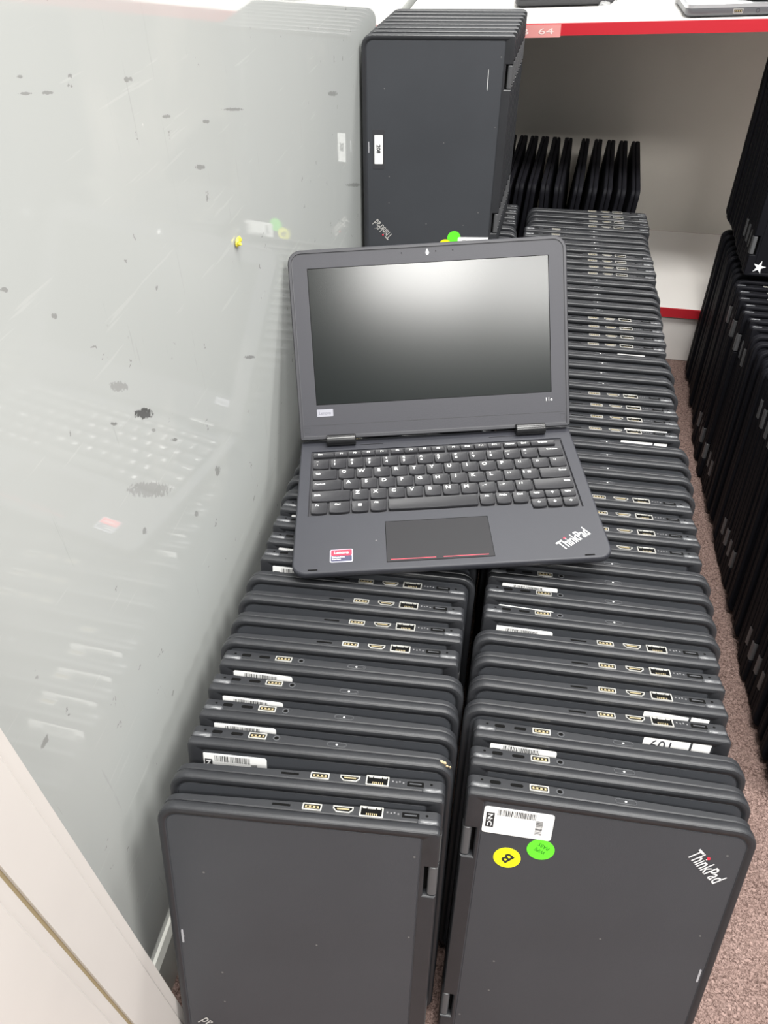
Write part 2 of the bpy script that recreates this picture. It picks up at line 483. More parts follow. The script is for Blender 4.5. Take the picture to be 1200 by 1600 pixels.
def lid_mesh(kind):
    out = lid_outline()
    L3 = lambda poly, y: [(x, y, z) for x, z in poly]
    g = Geo()
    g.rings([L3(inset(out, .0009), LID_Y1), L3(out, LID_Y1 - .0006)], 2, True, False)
    g.rings([L3(out, LID_Y1 - .0006), L3(out, .0019), L3(inset(out, .0004), .0008), L3(inset(out, .0012), .0002), L3(inset(out, .0026), 0)], 0, False, False)
    outer = inset(out, .0026)
    pan = rrect(-D / 2 + .0058, D / 2 - PANEL_HINGE, .0058, W - .0058, (.010, .002, .002, .010), 4)
    bm = bmesh.new()
    rings = []
    for poly in (outer, pan):
        vs = [bm.verts.new((x, 0, z)) for x, z in poly]
        rings += [bm.edges.new((vs[k], vs[(k + 1) % len(vs)])) for k in range(len(vs))]
    bmesh.ops.triangle_fill(bm, use_beauty=True, use_dissolve=False, edges=rings)
    bm.verts.index_update()
    g.add([v.co for v in bm.verts], [tuple(v.index for v in f.verts) for f in bm.faces], 0)
    bm.free()
    g.rings([L3(pan, 0), L3(inset(pan, .0003), .0009), L3(inset(pan, .0010), .0009), L3(inset(pan, .0013), .0004)], 1, False, True)
    g.xf(flip(kind))
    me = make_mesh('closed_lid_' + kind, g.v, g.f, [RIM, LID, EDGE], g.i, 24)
    bm = bmesh.new(); bm.from_mesh(me)
    bmesh.ops.remove_doubles(bm, verts=bm.verts, dist=1e-6)
    bmesh.ops.recalc_face_normals(bm, faces=bm.faces)
    bm.to_mesh(me); bm.free()
    return me

def base_mesh(kind):
    out = rrect(-D / 2 + .0006, D / 2 + .0004, .0006, W - .0006, (.014, .005, .005, .014), 5)
    def lay(poly, fn): return [(x, fn((x + D / 2) / D), z) for x, z in poly]
    g = Geo()
    g.rings([lay(inset(out, .0008), lambda h: BASE_Y0), lay(out, lambda h: BASE_Y0 + .0007), lay(out, lambda h: base_y1(h) - .0018),
             lay(inset(out, .0012), lambda h: base_y1(h) - .0005), lay(inset(out, .0035), lambda h: base_y1(h))])
    # dark shadow gap filler between lid and base
    core = inset(out, .0045)
    g.rings([[(x, LID_Y1 - .0008, z) for x, z in core], [(x, BASE_Y0 + .0004, z) for x, z in core]], 1)
    g.xf(flip(kind))
    return g.mesh('closed_base_' + kind, [BASEP, HOLE], 24)

def hinge_mesh(kind, zc):
    g = Geo()
    poly = rrect(D / 2 - .0068, D / 2 + .0003, .0008, .0150, .0024, 3)
    g.rings([[(x, y, zc - .0142) for x, y in inset(poly, .0006)], [(x, y, zc - .0136) for x, y in poly], [(x, y, zc + .0136) for x, y in poly], [(x, y, zc + .0142) for x, y in inset(poly, .0006)]])
    g.xf(flip(kind))
    return g.mesh('hinge_' + kind, HINGEM, 40)
HINGEM = mat('hinge_grey', (.075, .076, .08), .35)

# small pieces on the upper side, modelled flat in xy (z up), origin on the side face
def slot_mesh(name, w_, h_, r, m, t_=.0002): g = Geo(); g.plate(rrect(-w_ / 2, w_ / 2, -h_ / 2, h_ / 2, r, 3), -.0004, t_); return g.mesh(name, m)
def frame_port(name, w_, h_, tongue, r=.0006, notch=False):
    g = Geo()
    o, i = rrect(-w_ / 2, w_ / 2, -h_ / 2, h_ / 2, r, 2), rrect(-w_ / 2 + .0010, w_ / 2 - .0010, -h_ / 2 + .0010, h_ / 2 - .0010, r, 2)
    g.rings([[(x, y, -.0004) for x, y in o], [(x, y, .0006) for x, y in o], [(x, y, .0006) for x, y in i], [(x, y, .00012) for x, y in i]], 0, True, False)
    g.rings([[(x, y, .0001) for x, y in i], [(x, y, .00015) for x, y in i]], 1)
    if tongue == 'usb':
        g.box(-w_ / 2 + .002, w_ / 2 - .002, -.0012, .0010, .0001, .0005, 2)
        for k in (-.003, 0, .003): g.box(k - .0007, k + .0007, -.0008, .0006, .0005, .0007, 1)
    if tongue == 'net':
        g.box(-.0030, .0030, h_ / 2 - .0022, h_ / 2 - .0009, .0001, .00055, 0)     # latch step
        for k in range(6): g.box(-.0036 + k * .00145, -.0030 + k * .00145, -h_ / 2 + .0014, -h_ / 2 + .0034, .0001, .0004, 2)
        for sx in (-1, 1): g.box(sx * .0052 - .0014, sx * .0052 + .0014, h_ / 2 - .0021, h_ / 2 - .0009, .0001, .00055, 0)
    return g.mesh(name, [STEEL, HOLE, BRASS], 35)
def hdmi_mesh():
    g = Geo(); w_, h_ = .0150, .0056
    o = [(-w_ / 2, h_ / 2), (-w_ / 2, .0002), (-w_ / 2 + .0026, -h_ / 2), (w_ / 2 - .0026, -h_ / 2), (w_ / 2, .0002), (w_ / 2, h_ / 2)]
    i = inset(o, .0009)
    g.rings([[(x, y, -.0004) for x, y in o], [(x, y, .0006) for x, y in o], [(x, y, .0006) for x, y in i], [(x, y, .0001) for x, y in i]], 0, True, False)
    g.rings([[(x, y, .0001) for x, y in i], [(x, y, .00015) for x, y in i]], 1)
    g.box(-.0045, .0045, -.0002, .0010, .0001, .0005, 2)
    return g.mesh('hdmi_port', [STEEL, HOLE, BRASS])
def jack_mesh():
    g = Geo(); a, b2 = ellipse(.0029, .0029, 16), ellipse(.0018, .0018, 16)
    g.rings([[(x, y, -.0004) for x, y in a], [(x, y, .0003) for x, y in a], [(x, y, .0003) for x, y in b2], [(x, y, .0001) for x, y in b2]], 0, True, False)
    g.rings([[(x, y, .0001) for x, y in b2], [(x, y, .00015) for x, y in b2]], 1)
    return g.mesh('audio_jack', [CAPM, HOLE])
def button_mesh():
    g = Geo(); a = rrect(-.0078, .0078, -.0026, .0026, .0026, 5)
    g.rings([[(x, y, -.0004) for x, y in a], [(x, y, .0003) for x, y in a], [(x, y, .0003) for x, y in inset(a, .0004)], [(x, y, -.0001) for x, y in inset(a, .0006)]], 0, True, False)
    g.rings([[(x, y, -.0002) for x, y in inset(a, .0006)], [(x, y, .0001) for x, y in inset(a, .0010)]], 1)
    d = ellipse(.0008, .0008, 10)
    g.rings([[(x, y, -.0001) for x, y in d], [(x, y, .0003) for x, y in d]], 2)
    return g.mesh('power_button', [CAPM, BASEP, WHITE])
def cap_mesh():
    """rounded hinge end cap, a lying capsule"""
    g = Geo(); rings = []
    for k in range(0, 9):
        a = -90 + 180 * k / 8
        r = max(.0002, .0029 * math.cos(R_(a))); x = (.0050 if a > 0 else -.0050) + .0029 * math.sin(R_(a))
        rings.append([(x, r * math.cos(2 * math.pi * j / 10), r * .85 * math.sin(2 * math.pi * j / 10)) for j in range(10)])
    g.rings(rings); return g.mesh('hinge_cap', CAPM, 60)

PORT = dict(card_slot=slot_mesh('card_slot', .0135, .0019, .0004, HOLE), usb_port=frame_port('usb_port', .0142, .0062, 'usb'),
            hdmi_port=hdmi_mesh(), network_port=frame_port('network_port', .0172, .0094, 'net'), charge_port=slot_mesh('charge_port', .0125, .0046, .0006, HOLE),
            port_tongue=slot_mesh('port_tongue', .0090, .0011, .0003, CAPM, .0004), screw_hole=slot_mesh('screw_hole', .0020, .0018, .0008, HOLE),
            lock_slot=slot_mesh('lock_slot', .0080, .0034, .0012, HOLE), small_port=slot_mesh('small_port', .0095, .0031, .0014, HOLE),
            audio_jack=jack_mesh(), power_button=button_mesh(), hinge_cap=cap_mesh(),
            port_marks=None)
def marks_mesh():
    g = Geo()
    for x, y in ((-.004, .001), (-.0012, .0006), (.0012, .0012), (.004, .0004)): g.box(x - .0006, x + .0006, y - .0007, y + .0007, -.0001, .00015)
    return g.mesh('port_marks', mat('port_print', (.14, .14, .145), .5))
PORT['port_marks'] = marks_mesh()
NET_SIDE = (('card_slot', .435, 0), ('usb_port', .545, 0), ('hdmi_port', .655, 0), ('network_port', .755, 0), ('port_marks', .83, 0), ('charge_port', .893, 0), ('screw_hole', .950, .0008))
POWER_SIDE = (('screw_hole', .050, .0008), ('lock_slot', .098, 0), ('small_port', .175, 0), ('usb_port', .255, 0), ('audio_jack', .328, 0), ('power_button', .558, 0))
MESH = {k: dict(lid=lid_mesh(k), base=base_mesh(k), hinge=[hinge_mesh(k, .0495), hinge_mesh(k, W - .0495)]) for k in ('net', 'power')}

def lid_spot(kind, fh, ft):
    """a point on the lid face: fh metres from the hinge edge, ft metres below the top"""
    x = D / 2 - fh if kind == 'net' else -D / 2 + fh
    return Vector((x, .0003, W - ft))

def flat_part(name, me, parent, loc, rot=0.0, lift=0.0):
    """lay an xy-plane piece on the lid face (normal -y), turned by rot degrees as the viewer sees it"""
    o = new_obj(name, me, parent)
    o.matrix_local = Matrix.Translation(Vector(loc) + Vector((0, -lift, 0))) @ Matrix.Rotation(R_(90), 4, 'X') @ Matrix.Rotation(R_(rot), 4, 'Z')
    return o

def sub_part(name, me, parent, x, y, z=.00012, rot=0.0):
    o = new_obj(name, me, parent)
    o.matrix_local = Matrix.Translation((x, y, z)) @ Matrix.Rotation(R_(rot), 4, 'Z')
    return o

def plate_mesh(name, poly, m, t_=.00015):
    g = Geo(); g.plate(poly, -.0003, t_); return g.mesh(name, m)
LABEL_M = plate_mesh('asset_label', rrect(-.0255, .0255, -.0130, .0130, .0022, 3), WHITE)
SMALL_LABEL_M = plate_mesh('paper_label', rrect(-.0175, .0175, -.0085, .0085, .0003, 1), WHITE)
TINY_LABEL_M = plate_mesh('paper_label_small', rrect(-.0070, .0070, -.0070, .0070, .0003, 1), WHITE)
DOT_G = plate_mesh('round_sticker_green', ellipse(.0103, .0103, 28), GREEN)
DOT_Y = plate_mesh('round_sticker_yellow', ellipse(.0103, .0103, 28), YELLOW)
SLIT_M = plate_mesh('status_slit', rrect(-.0008, .0008, -.0075, .0075, .0007, 2), PALEG, .00025)
LOGO_DOT = plate_mesh('logo_dot', ellipse(.0012, .0012, 10), LOGOR, .0002)
def bars(name, w_, h_, n, seed):
    rnd = random.Random(seed); g = Geo(); x = -w_ / 2
    while x < w_ / 2 - .0003:
        t_ = rnd.choice((.00022, .00035, .0005, .0007)); g.box(x, min(x + t_, w_ / 2), -h_ / 2, h_ / 2, -.0001, .00006); x += t_ + rnd.choice((.00025, .00035, .0006))
    return g.mesh(name, INK, None)
BAR1, BAR2 = bars('barcode', .0280, .0058, 30, 3), bars('barcode_small', .0140, .0050, 12, 5)
NCBOX = plate_mesh('label_block', rrect(-.0030, .0030, -.0072, .0072, .0002, 1), INK, .00006)

def asset_label(root, kind, fh=.0345, ft=.0235, rot=0, full=True, rnd=0):
    if kind == 'power':
        o = flat_part('asset_label', LABEL_M, root, lid_spot(kind, fh, ft), rot)
    else:
        o = flat_part('asset_label', LABEL_M, root, lid_spot(kind, fh, W - ft), rot + 180)
    o['label'] = 'white paper asset label with barcode'
    sub_part('label_block', NCBOX, o, -.0205, 0)
    sub_part('barcode', BAR1, o, -.0015, .0083)
    if full:
        sub_part('label_text', T_NC, o, -.0205, 0, .00025, -90)
        sub_part('label_text', T_NUM, o, -.0060, .0035)
        sub_part('label_text', T_SM1, o, -.0085, .0008)
        sub_part('label_text', T_SM2, o, -.0022, -.0012)
        sub_part('barcode', BAR2, o, .0155, -.0015, .00012, 90)
        sub_part('label_text', T_SIDE, o, .0215, -.0040, .00012, -90)
    return o

def lid_logo(root, kind, worn=False):
    fh, ft = .177, .0385
    if kind == 'power': p, r = lid_spot(kind, fh, ft), -46
    else: p, r = lid_spot(kind, fh, W - ft), 134
    o = flat_part('logo', LOGO_WORN if worn else LOGO_TXT, root, p, r, .0003)
    o['label'] = 'silver logo lettering'
    sub_part('logo_dot', LOGO_DOT, o, -.0061, .0054, .00004)
    return o

def status_slit(root, kind):
    return flat_part('status_slit', SLIT_M, root, lid_spot(kind, .1972, .157 if kind == 'power' else W - .157), 0)

def closed_laptop(label, group, kind, loc, lean, yaw, scale=1.0, ports=True, roll=0.0, mtx=None, dark=False, name='laptop', hinges=True):
    root = bpy.data.objects.new(name, None)
    root.empty_display_size = .03
    COL.objects.link(root)
    tag(root, label, 'laptop', group)
    m = MESH[kind]
    pair = [new_obj('lid', m['lid'], root), new_obj('base', m['base'], root)]
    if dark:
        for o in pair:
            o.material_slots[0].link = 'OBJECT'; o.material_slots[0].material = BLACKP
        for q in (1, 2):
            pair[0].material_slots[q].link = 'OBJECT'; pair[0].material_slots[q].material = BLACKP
    if hinges:
        for h in m['hinge']: new_obj('hinge', h, root)
    if ports:
        side = NET_SIDE if kind == 'net' else POWER_SIDE
        for nm, fr, dy in side:
            h = fr if kind == 'net' else 1 - fr
            yc = (BASE_Y0 + .0007 + base_y1(h) - .0018) / 2 + dy
            o = new_obj(nm, PORT[nm], root); o.location = (-D / 2 + fr * D, yc, W - .0006)
            if nm == 'charge_port':
                sub_part('port_tongue', PORT['port_tongue'], o, 0, 0, .0001)
        o = new_obj('hinge_cap', PORT['hinge_cap'], root)
        o.location = ((D / 2 - .0095) if kind == 'net' else (-D / 2 + .0095), BASE_Y0 + .0012, W - .0016)
    if mtx is None:
        mtx = Matrix.Translation(loc) @ Matrix.Rotation(R_(yaw), 4, 'Z') @ Matrix.Rotation(R_(-lean), 4, 'X') @ Matrix.Rotation(R_(roll), 4, 'Y') @ Matrix.Scale(scale, 4)
    root.matrix_world = mtx
    return root

def row_root(px, py, xp, lean, yaw, z0=0.0, scale=1.0):
    """root position so that the upper side's piece at local x = xp comes to (px, py)"""
    th, a = R_(lean), R_(yaw)
    yy = (.0130 * math.cos(th) + W * math.sin(th)) * scale
    X, Y = xp * scale * math.cos(a) - yy * math.sin(a), xp * scale * math.sin(a) + yy * math.cos(a)
    return Vector((px - X, py - Y, z0 + T * scale * math.sin(th)))

ORD = ['first', 'second', 'third', 'fourth', 'fifth', 'sixth', 'seventh', 'eighth', 'ninth', 'tenth', 'eleventh', 'twelfth', 'thirteenth', 'fourteenth', 'fifteenth',
       'sixteenth', 'seventeenth', 'eighteenth', 'nineteenth']
TENS = {2: ('twenty', 'twentieth'), 3: ('thirty', 'thirtieth'), 4: ('forty', 'fortieth'), 5: ('fifty', 'fiftieth')}
def ordinal(n):
    if n < 20: return ORD[n - 1]
    t_, u = divmod(n, 10)
    return TENS[t_][1] if u == 0 else TENS[t_][0] + '-' + ORD[u - 1]
def from_end(i, n, front, back):
    if i == 0: return 'frontmost'
    if i == n - 1: return 'last before ' + back if False else 'rearmost'
    return (ordinal(i + 1) + ' from the front') if i < n * .6 else (ordinal(n - i) + ' from the back')
SIDE = {'net': 'network port up', 'power': 'power button up'}

def interp(knots, i):
    for (a, va), (b2, vb) in zip(knots, knots[1:]):
        if i <= b2: return va + (vb - va) * (i - a) / (b2 - a)
    return knots[-1][1]

# right-hand row of the pair, from the front to the shelf
pat = [('power', 3)] + [('net', 4), ('power', 4)] * 3 + [('net', 4), ('power', 5), ('net', 4), ('power', 4), ('net', 4)]
kinds = [k for k, n in pat for _ in range(n)]
RY = [(0, .284), (10, .5205), (22, .804), (35, 1.108), (47, 1.376)]
NR = len(kinds)
RIGHT = []
for i, k in enumerate(kinds):
    lean = 18 - 15 * (i / 47) + random.uniform(-.15, .15)
    px = (.127 if k == 'power' else .1605 + .009 * max(0, (i - 24) / 23)) + random.uniform(-.0012, .0012)
    if i < 3: px += .001
    xp = -D / 2 + (.558 if k == 'power' else .755) * D
    yaw = 1.6 - .8 * i / 47
    loc = row_root(px, interp(RY, i), xp, lean, yaw)
    o = closed_laptop('closed laptop, %s, %s in the row beside the carpet' % (SIDE[k], from_end(i, NR, '', 'shelf')),
                      'closed laptops in the row beside the carpet', k, loc, lean, yaw)
    RIGHT.append(o)
    if k == 'power' and i in (0, 2, 7, 8, 9, 1): asset_label(o, k, fh=.0375 + random.uniform(-.001, .002), ft=(.0235 if i == 0 else .0185 + (0.004 if i in (7, 8) else .008 if i == 1 else 0)), rot=0 if i == 0 else random.uniform(-2, 1), full=i == 0 or i == 7)
    if i < 3: lid_logo(o, k); status_slit(o, k)
o = RIGHT[0]
o['label'] = 'frontmost closed laptop of the carpet row, white label, green and yellow round stickers'
s = flat_part('round_sticker', DOT_Y, o, lid_spot('power', .0355, .0600), 0); s['label'] = 'yellow round sticker with letter B'
sub_part('sticker_text', T_B, s, 0, 0, .00025, 138)
s = flat_part('round_sticker', DOT_G, o, lid_spot('power', .0590, .0465), 0); s['label'] = 'green round sticker reading WIPE PASS'
sub_part('sticker_text', T_WIPE, s, -.0005, -.0012, .00025, 152)
sub_part('sticker_text', T_PASS, s, .0018, .0036, .00025, 152)
def paper(o, k, fh, ft, me=SMALL_LABEL_M, txt=None, rot=-3):
    p = flat_part('paper_label', me, o, lid_spot(k, fh, ft), rot); p['label'] = 'white paper label'
    if txt: sub_part('label_text', txt, p, -.004, -.0005, .00025, 0)
paper(RIGHT[3], 'net', .0480, .0125, txt=T_601); paper(RIGHT[3], 'net', .0215, .0105, TINY_LABEL_M)
paper(RIGHT[4], 'net', .0480, .0150); paper(RIGHT[4], 'net', .0215, .0140, TINY_LABEL_M)
for i, off in ((19, .048), (20, .045), (27, .045)):
    paper(RIGHT[i], 'net', off, .0115)
for i in (19, 20): paper(RIGHT[i], 'net', .0215, .0105, TINY_LABEL_M)

# left-hand row along the grey wall
kinds = ['net'] * 2 + (['power'] * 4 + ['net'] * 4) * 6
LY = [(0, .2428), (9, .4595), (49, 1.376)]
NL = len(kinds)
LEFT = []
for i, k in enumerate(kinds):
    lean = 18 - 15 * (i / 49) + random.uniform(-.15, .15)
    px = (-.0900 if k == 'power' else -.0550) + random.uniform(-.0012, .0012)
    if i < 2: px = -.0530
    xp = -D / 2 + (.558 if k == 'power' else .755) * D
    yaw = max(1.2, 4.4 - .2 * i)
    loc = row_root(px, interp(LY, i), xp, lean, yaw)
    o = closed_laptop('closed laptop, %s, %s in the grey wall row' % (SIDE[k], from_end(i, NL, '', 'shelf')),
                      'closed laptops in the row along the grey wall', k, loc, lean, yaw, ports=(i < 22 or i > 40))
    LEFT.append(o)
    if k == 'power' and i in (2, 3, 4, 5, 10, 11, 13): asset_label(o, k, fh=.0370, ft=.0225 if i == 2 else .0205 if i in (3, 4, 10) else .0195, rot=-1 + random.uniform(-1, 1), full=i in (2, 10))
    if i < 2: lid_logo(o, k, worn=True); status_slit(o, k)
LEFT[0]['label'] = 'closed laptop at the front of the grey wall row, blank scuffed lid facing forward'

# stack standing on the left row, its front lid turned to the camera
SYAW = 8.5
NS = 8
for i in range(NS):
    k = 'net'
    a = R_(SYAW)
    y = 1.128 + i * .0243 / math.cos(a)
    x = -.2345 + D / 2 * math.cos(a) + .0012 * i
    y += D / 2 * math.sin(a)
    lean = 2.2
    o = closed_laptop('closed laptop standing on the wall row, %s' % ('frontmost of its stack, number label on lid' if i == 0 else
                      ('rearmost of its stack' if i == NS - 1 else ordinal(i + 1) + ' from the front of its stack')),
                      'upright stack on top of the grey wall row', k, Vector((x, y, .2985 + T * math.sin(R_(lean)))), lean, SYAW, ports=False)
    if i == 0:
        lid_logo(o, k, worn=True); status_slit(o, k)
        tp = flat_part('sticky_tape', plate_mesh('sticky_tape', rrect(-.0085, .0085, -.0265, .0265, .001, 1), TAPE), o, lid_spot(k, .1830, .143), 0)
        sub_part('number_label', plate_mesh('number_label', rrect(-.0060, .0060, -.0195, .0195, .0004, 1), WHITE), tp, 0, 0, .0002)
        sub_part('label_text', T_208, tp, 0, .001, .00055, -90)
        s = flat_part('round_sticker', DOT_G, o, lid_spot(k, .0660, .2700), 0); s['label'] = 'green round sticker'
        s = flat_part('round_sticker', DOT_Y, o, lid_spot(k, .0790, .2830), 0); s['label'] = 'yellow round sticker with letter B'
        sub_part('sticker_text', T_B, s, 0, 0, .00025, 40)
        asset_label(o, k, ft=.0150)
        sc = flat_part('scratch', plate_mesh('scratch', [(-.0003, -.012), (.0003, -.014), (.0005, 0), (.0002, .012), (-.0002, .012), (-.0004, .002)], LOGOW, .0001), o, lid_spot(k, .0330, .052), 0)

# block of smaller laptops beyond the carpet strip: lower layer, then a few on top
BS = .92
BD, BW = D * BS, W * BS
NB = 40
kinds = []
while len(kinds) < NB + 4: kinds += ['power'] * 4 + ['net'] * 5
for i in range(NB):                                            # from the back towards the camera
    y = 1.347 - i * .0226
    lean = 9.0 + min(5, i * .22)
    k = 'net' if i < 9 else kinds[i - 9 + 5]
    if 9 <= i < 13: k = 'power' if i > 9 else 'net'
    xl = .358 - .012 * min(1, i / 12) + .006 * max(0, (i - 14) / 26) + random.uniform(-.003, .003)
    closed_laptop('closed laptop in the lower layer beyond the carpet strip, %s' % (
                  'rearmost' if i == 0 else 'frontmost' if i == NB - 1 else ordinal(i + 1) + ' from the back'),
                  'lower layer of laptops beyond the carpet', k, Vector((xl + BD / 2, y, T * BS * math.sin(R_(lean)))), lean, -.6 + random.uniform(-.4, .4), BS,
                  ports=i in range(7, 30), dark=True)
STAR = []
for q in range(10):
    a = R_(90 + 36 * q); r = .0112 if q % 2 == 0 else .0040
    STAR.append((r * math.cos(a), r * math.sin(a)))
STAR_M = plate_mesh('star_logo', STAR, mat('star_silver', (.75, .76, .78), .35), .0003)
NU = 11
for i in range(NU):
    y = 1.420 - i * .0226
    k = 'power' if i > 6 else 'net'
    xl = .3605 - .0005 * i + random.uniform(-.002, .002)
    lean = 8.5
    o = closed_laptop('closed laptop in the upper layer beyond the carpet strip, %s' % (
                      'frontmost with silver star on lid' if i == NU - 1 else 'rearmost' if i == 0 else ordinal(i + 1) + ' from the back'),
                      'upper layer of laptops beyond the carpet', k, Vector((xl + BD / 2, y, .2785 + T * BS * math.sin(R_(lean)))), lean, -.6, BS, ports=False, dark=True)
    if i == NU - 1:
        flat_part('star_logo', STAR_M, o, lid_spot('power', .0215, W - .0150), -12)

# laptops filed on edge on the bottom shelf
tips = [-.022 + (p - 810) * .247 / 192 for p in (808, 826, 843, 860, 866, 885, 924, 944, 964, 983, 1002)]
TH = 1.0
for i, tx in enumerate(tips):
    mir = i not in (4, 5)
    # long axis along y, hinge edge down on the shelf; the flat lid turned right (mirrored) or left
    rot = Matrix(((0, 1, 0), (0, 0, 1), (1, 0, 0))).to_4x4()          # local z -> y, local y -> x, local x -> z
    if mir: rot = Matrix.Rotation(R_(180), 4, 'Z') @ rot
    kind = 'power'
    tilt = 2.2 if mir else -2.2
    piv = Vector((tx, SY0 + .016 + W, SH_LOW + .0014)) if mir else Vector((tx - .019, SY0 + .016, SH_LOW + .0014))
    if mir: piv.x -= math.sin(R_(2.2)) * D
    else: piv.x += math.sin(R_(2.2)) * D
    mtx = Matrix.Translation(piv) @ Matrix.Rotation(R_(-3.6), 4, 'Z') @ Matrix.Rotation(R_(tilt), 4, 'Y') @ Matrix.Translation((0, 0, D / 2)) @ rot @ Matrix.Diagonal((1, TH, 1, 1))
    closed_laptop('black laptop filed on edge on the bottom shelf, %s' % ('leftmost' if i == 0 else 'rightmost' if i == 10 else ordinal(i + 1) + ' from the left'),
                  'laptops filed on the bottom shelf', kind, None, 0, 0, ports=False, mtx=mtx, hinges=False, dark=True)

# laptops lying on the top shelf
def flat_laptop(name, label, loc, yaw, w_, d_, th, mtop, mside, ports=True):
    root = bpy.data.objects.new(name, None); COL.objects.link(root); root.location = loc; root.rotation_euler = (0, -TILT, R_(yaw))
    tag(root, label, 'laptop', 'laptops lying on the top shelf')
    g = Geo(); o = rrect(-w_ / 2, w_ / 2, 0, d_, .012, 5)
    g.rings([[(x, y, .0) for x, y in inset(o, .008)], [(x, y, .003) for x, y in inset(o, .002)], [(x, y, .006) for x, y in o], [(x, y, th * .62) for x, y in o]])
    new_obj('base', g.mesh(name + '_base', mside), root)
    g = Geo()
    g.rings([[(x, y, th * .64) for x, y in o], [(x, y, th - .002) for x, y in o], [(x, y, th) for x, y in inset(o, .002)]])
    new_obj('lid', g.mesh(name + '_lid', mtop), root)
    if ports:
        for x, nm in ((-.065, 'lock_slot'), (-.032, 'usb_port'), (-.004, 'audio_jack'), (.028, 'small_port')):
            p = new_obj(nm, PORT[nm], root); p.location = (x, .0003, th * .40); p.rotation_euler = (R_(90), 0, 0)
    return root
flat_laptop('laptop', 'grey laptop with ports lying on the top shelf at the right', (.318, SY0 + .010, board_z(.318) + .0008), 1.5, .215, .30, .019, ALU, GREYLAP)
flat_laptop('laptop', 'black laptop lying on top of the grey one at the upper right', (.395, SY0 + .006, board_z(.395) + .0208), 0, .20, .30, .022, BASEP, BASEP, False)
flat_laptop('laptop', 'dark laptop lying on the top shelf behind the upright stack', (.035, SY0 + .125, board_z(.035) + .0008), 1, .17, .22, .018, BASEP, BASEP, False)
# crumpled clear plastic film beside the grey laptop
film = bpy.data.materials.new('clear_film'); film.use_nodes = True
fb = film.node_tree.nodes['Principled BSDF']
fb.inputs['Base Color'].default_value = (.95, .95, .95, 1); fb.inputs['Roughness'].default_value = .12; fb.inputs['Alpha'].default_value = .28
g = Geo(); n = 14; rnd = random.Random(4)
vs = [(.085 + .125 * a / n + rnd.uniform(-.003, .003), SY0 + .03 + .18 * b2 / n, board_z(.085 + .125 * a / n) + .001 + abs(rnd.gauss(0, .0055)) * (1 if 0 < a < n and 0 < b2 < n else .2)) for a in range(n + 1) for b2 in range(n + 1)]
fs = [(a * (n + 1) + b2, a * (n + 1) + b2 + 1, (a + 1) * (n + 1) + b2 + 1, (a + 1) * (n + 1) + b2) for a in range(n) for b2 in range(n)]
g.add(vs, fs)
o = new_obj('plastic_film', g.mesh('plastic_film', film, None)); tag(o, 'crumpled clear plastic film on the top shelf beside the grey laptop', 'plastic film')

# ------------------------------------------------------------------ the open laptop on top of both rows
OW, OD, OT = .294, .1895, .0112
root = bpy.data.objects.new('open_laptop', None); COL.objects.link(root)
tag(root, 'open dark grey laptop with black screen and keyboard resting on the laptop rows', 'laptop')
RM = Matrix(((0.9768, -0.2092, -0.0466), (0.2092, 0.9779, -0.0055), (0.0467, -0.0044, 0.9989)))
q = RM.to_quaternion().normalized()
root.matrix_world = Matrix.Translation((-.1648, .4388, CAM_H - .5077)) @ q.to_matrix().to_4x4()
g = Geo()
out = rrect(0, OW, 0, OD + .009, (.013, .013, .004, .004), 6)
well = [(.0118, .0762), (.2320, .0762), (.2325, .0685), (.2815, .0685), (.2815, .1765), (.0118, .1765)]
zt = lambda poly, z: [(x, y, z) for x, y in poly]
g.rings([zt(inset(out, .006), -OT), zt(inset(out, .0012), -OT + .0035), zt(out, -OT + .006), zt(out, -.0016), zt(inset(out, .0006), -.0005), zt(inset(out, .0016), 0)], 0, True, False)
bm = bmesh.new(); es = []
for poly in (inset(out, .0016), well):
    vv = [bm.verts.new((x, y, 0)) for x, y in poly]
    es += [bm.edges.new((vv[k], vv[(k + 1) % len(vv)])) for k in range(len(vv))]
bmesh.ops.triangle_fill(bm, use_beauty=True, use_dissolve=False, edges=es)
bm.verts.index_update()
g.add([v.co for v in bm.verts], [tuple(v.index for v in f.verts) for f in bm.faces], 0); bm.free()
g.rings([zt(well, 0), zt(inset(well, .0012), -.0016)], 1, False, True)
g.box(.0125, .2812, .1768, .1800, -.0004, .0012, 0)                 # raised bar above the keyboard
new_obj('base', g.mesh('open_base', [DECK, WELL], 40), root)
# keys
KEYC = {}
def key_mesh(w_, h_):
    k = (round(w_, 4), round(h_, 4))
    if k not in KEYC:
        g = Geo()
        def shape(i):
            x0, x1, y0, y1 = -w_ / 2 + i, w_ / 2 - i, -h_ / 2 + i, h_ / 2 - i
            r = .0022 if h_ > .009 else .0006
            bow = .0007 if h_ > .009 else 0
            bot = [(x0 + r + (x1 - x0 - 2 * r) * t_ / 6, y0 - bow * (1 - (2 * t_ / 6 - 1) ** 2)) for t_ in range(7)]
            return arc(x0 + r, y0 + r, r, 180, 255, 3) + bot[1:-1] + arc(x1 - r, y0 + r, r, 285, 360, 3) + arc(x1 - .0005, y1 - .0005, .0005, 0, 90, 1) + arc(x0 + .0005, y1 - .0005, .0005, 90, 180, 1)
        g.rings([zt(shape(0), -.0028), zt(shape(0), -.0004), zt(shape(.0003), .0002), zt(shape(.0010), -.0001)], 0)
        KEYC[k] = g.mesh('key', KEYM, 22)
    return KEYC[k]
def key(x0, x1, y0, y1, *legends):
    o = new_obj('key', key_mesh(x1 - x0, y1 - y0), root)
    o.location = ((x0 + x1) / 2, (y0 + y1) / 2, .0012)
    for me, dx, dy in legends: sub_part('key_legend', me, o, dx, dy, .00025)
    return o
PX_, GAP = .01835, .0020
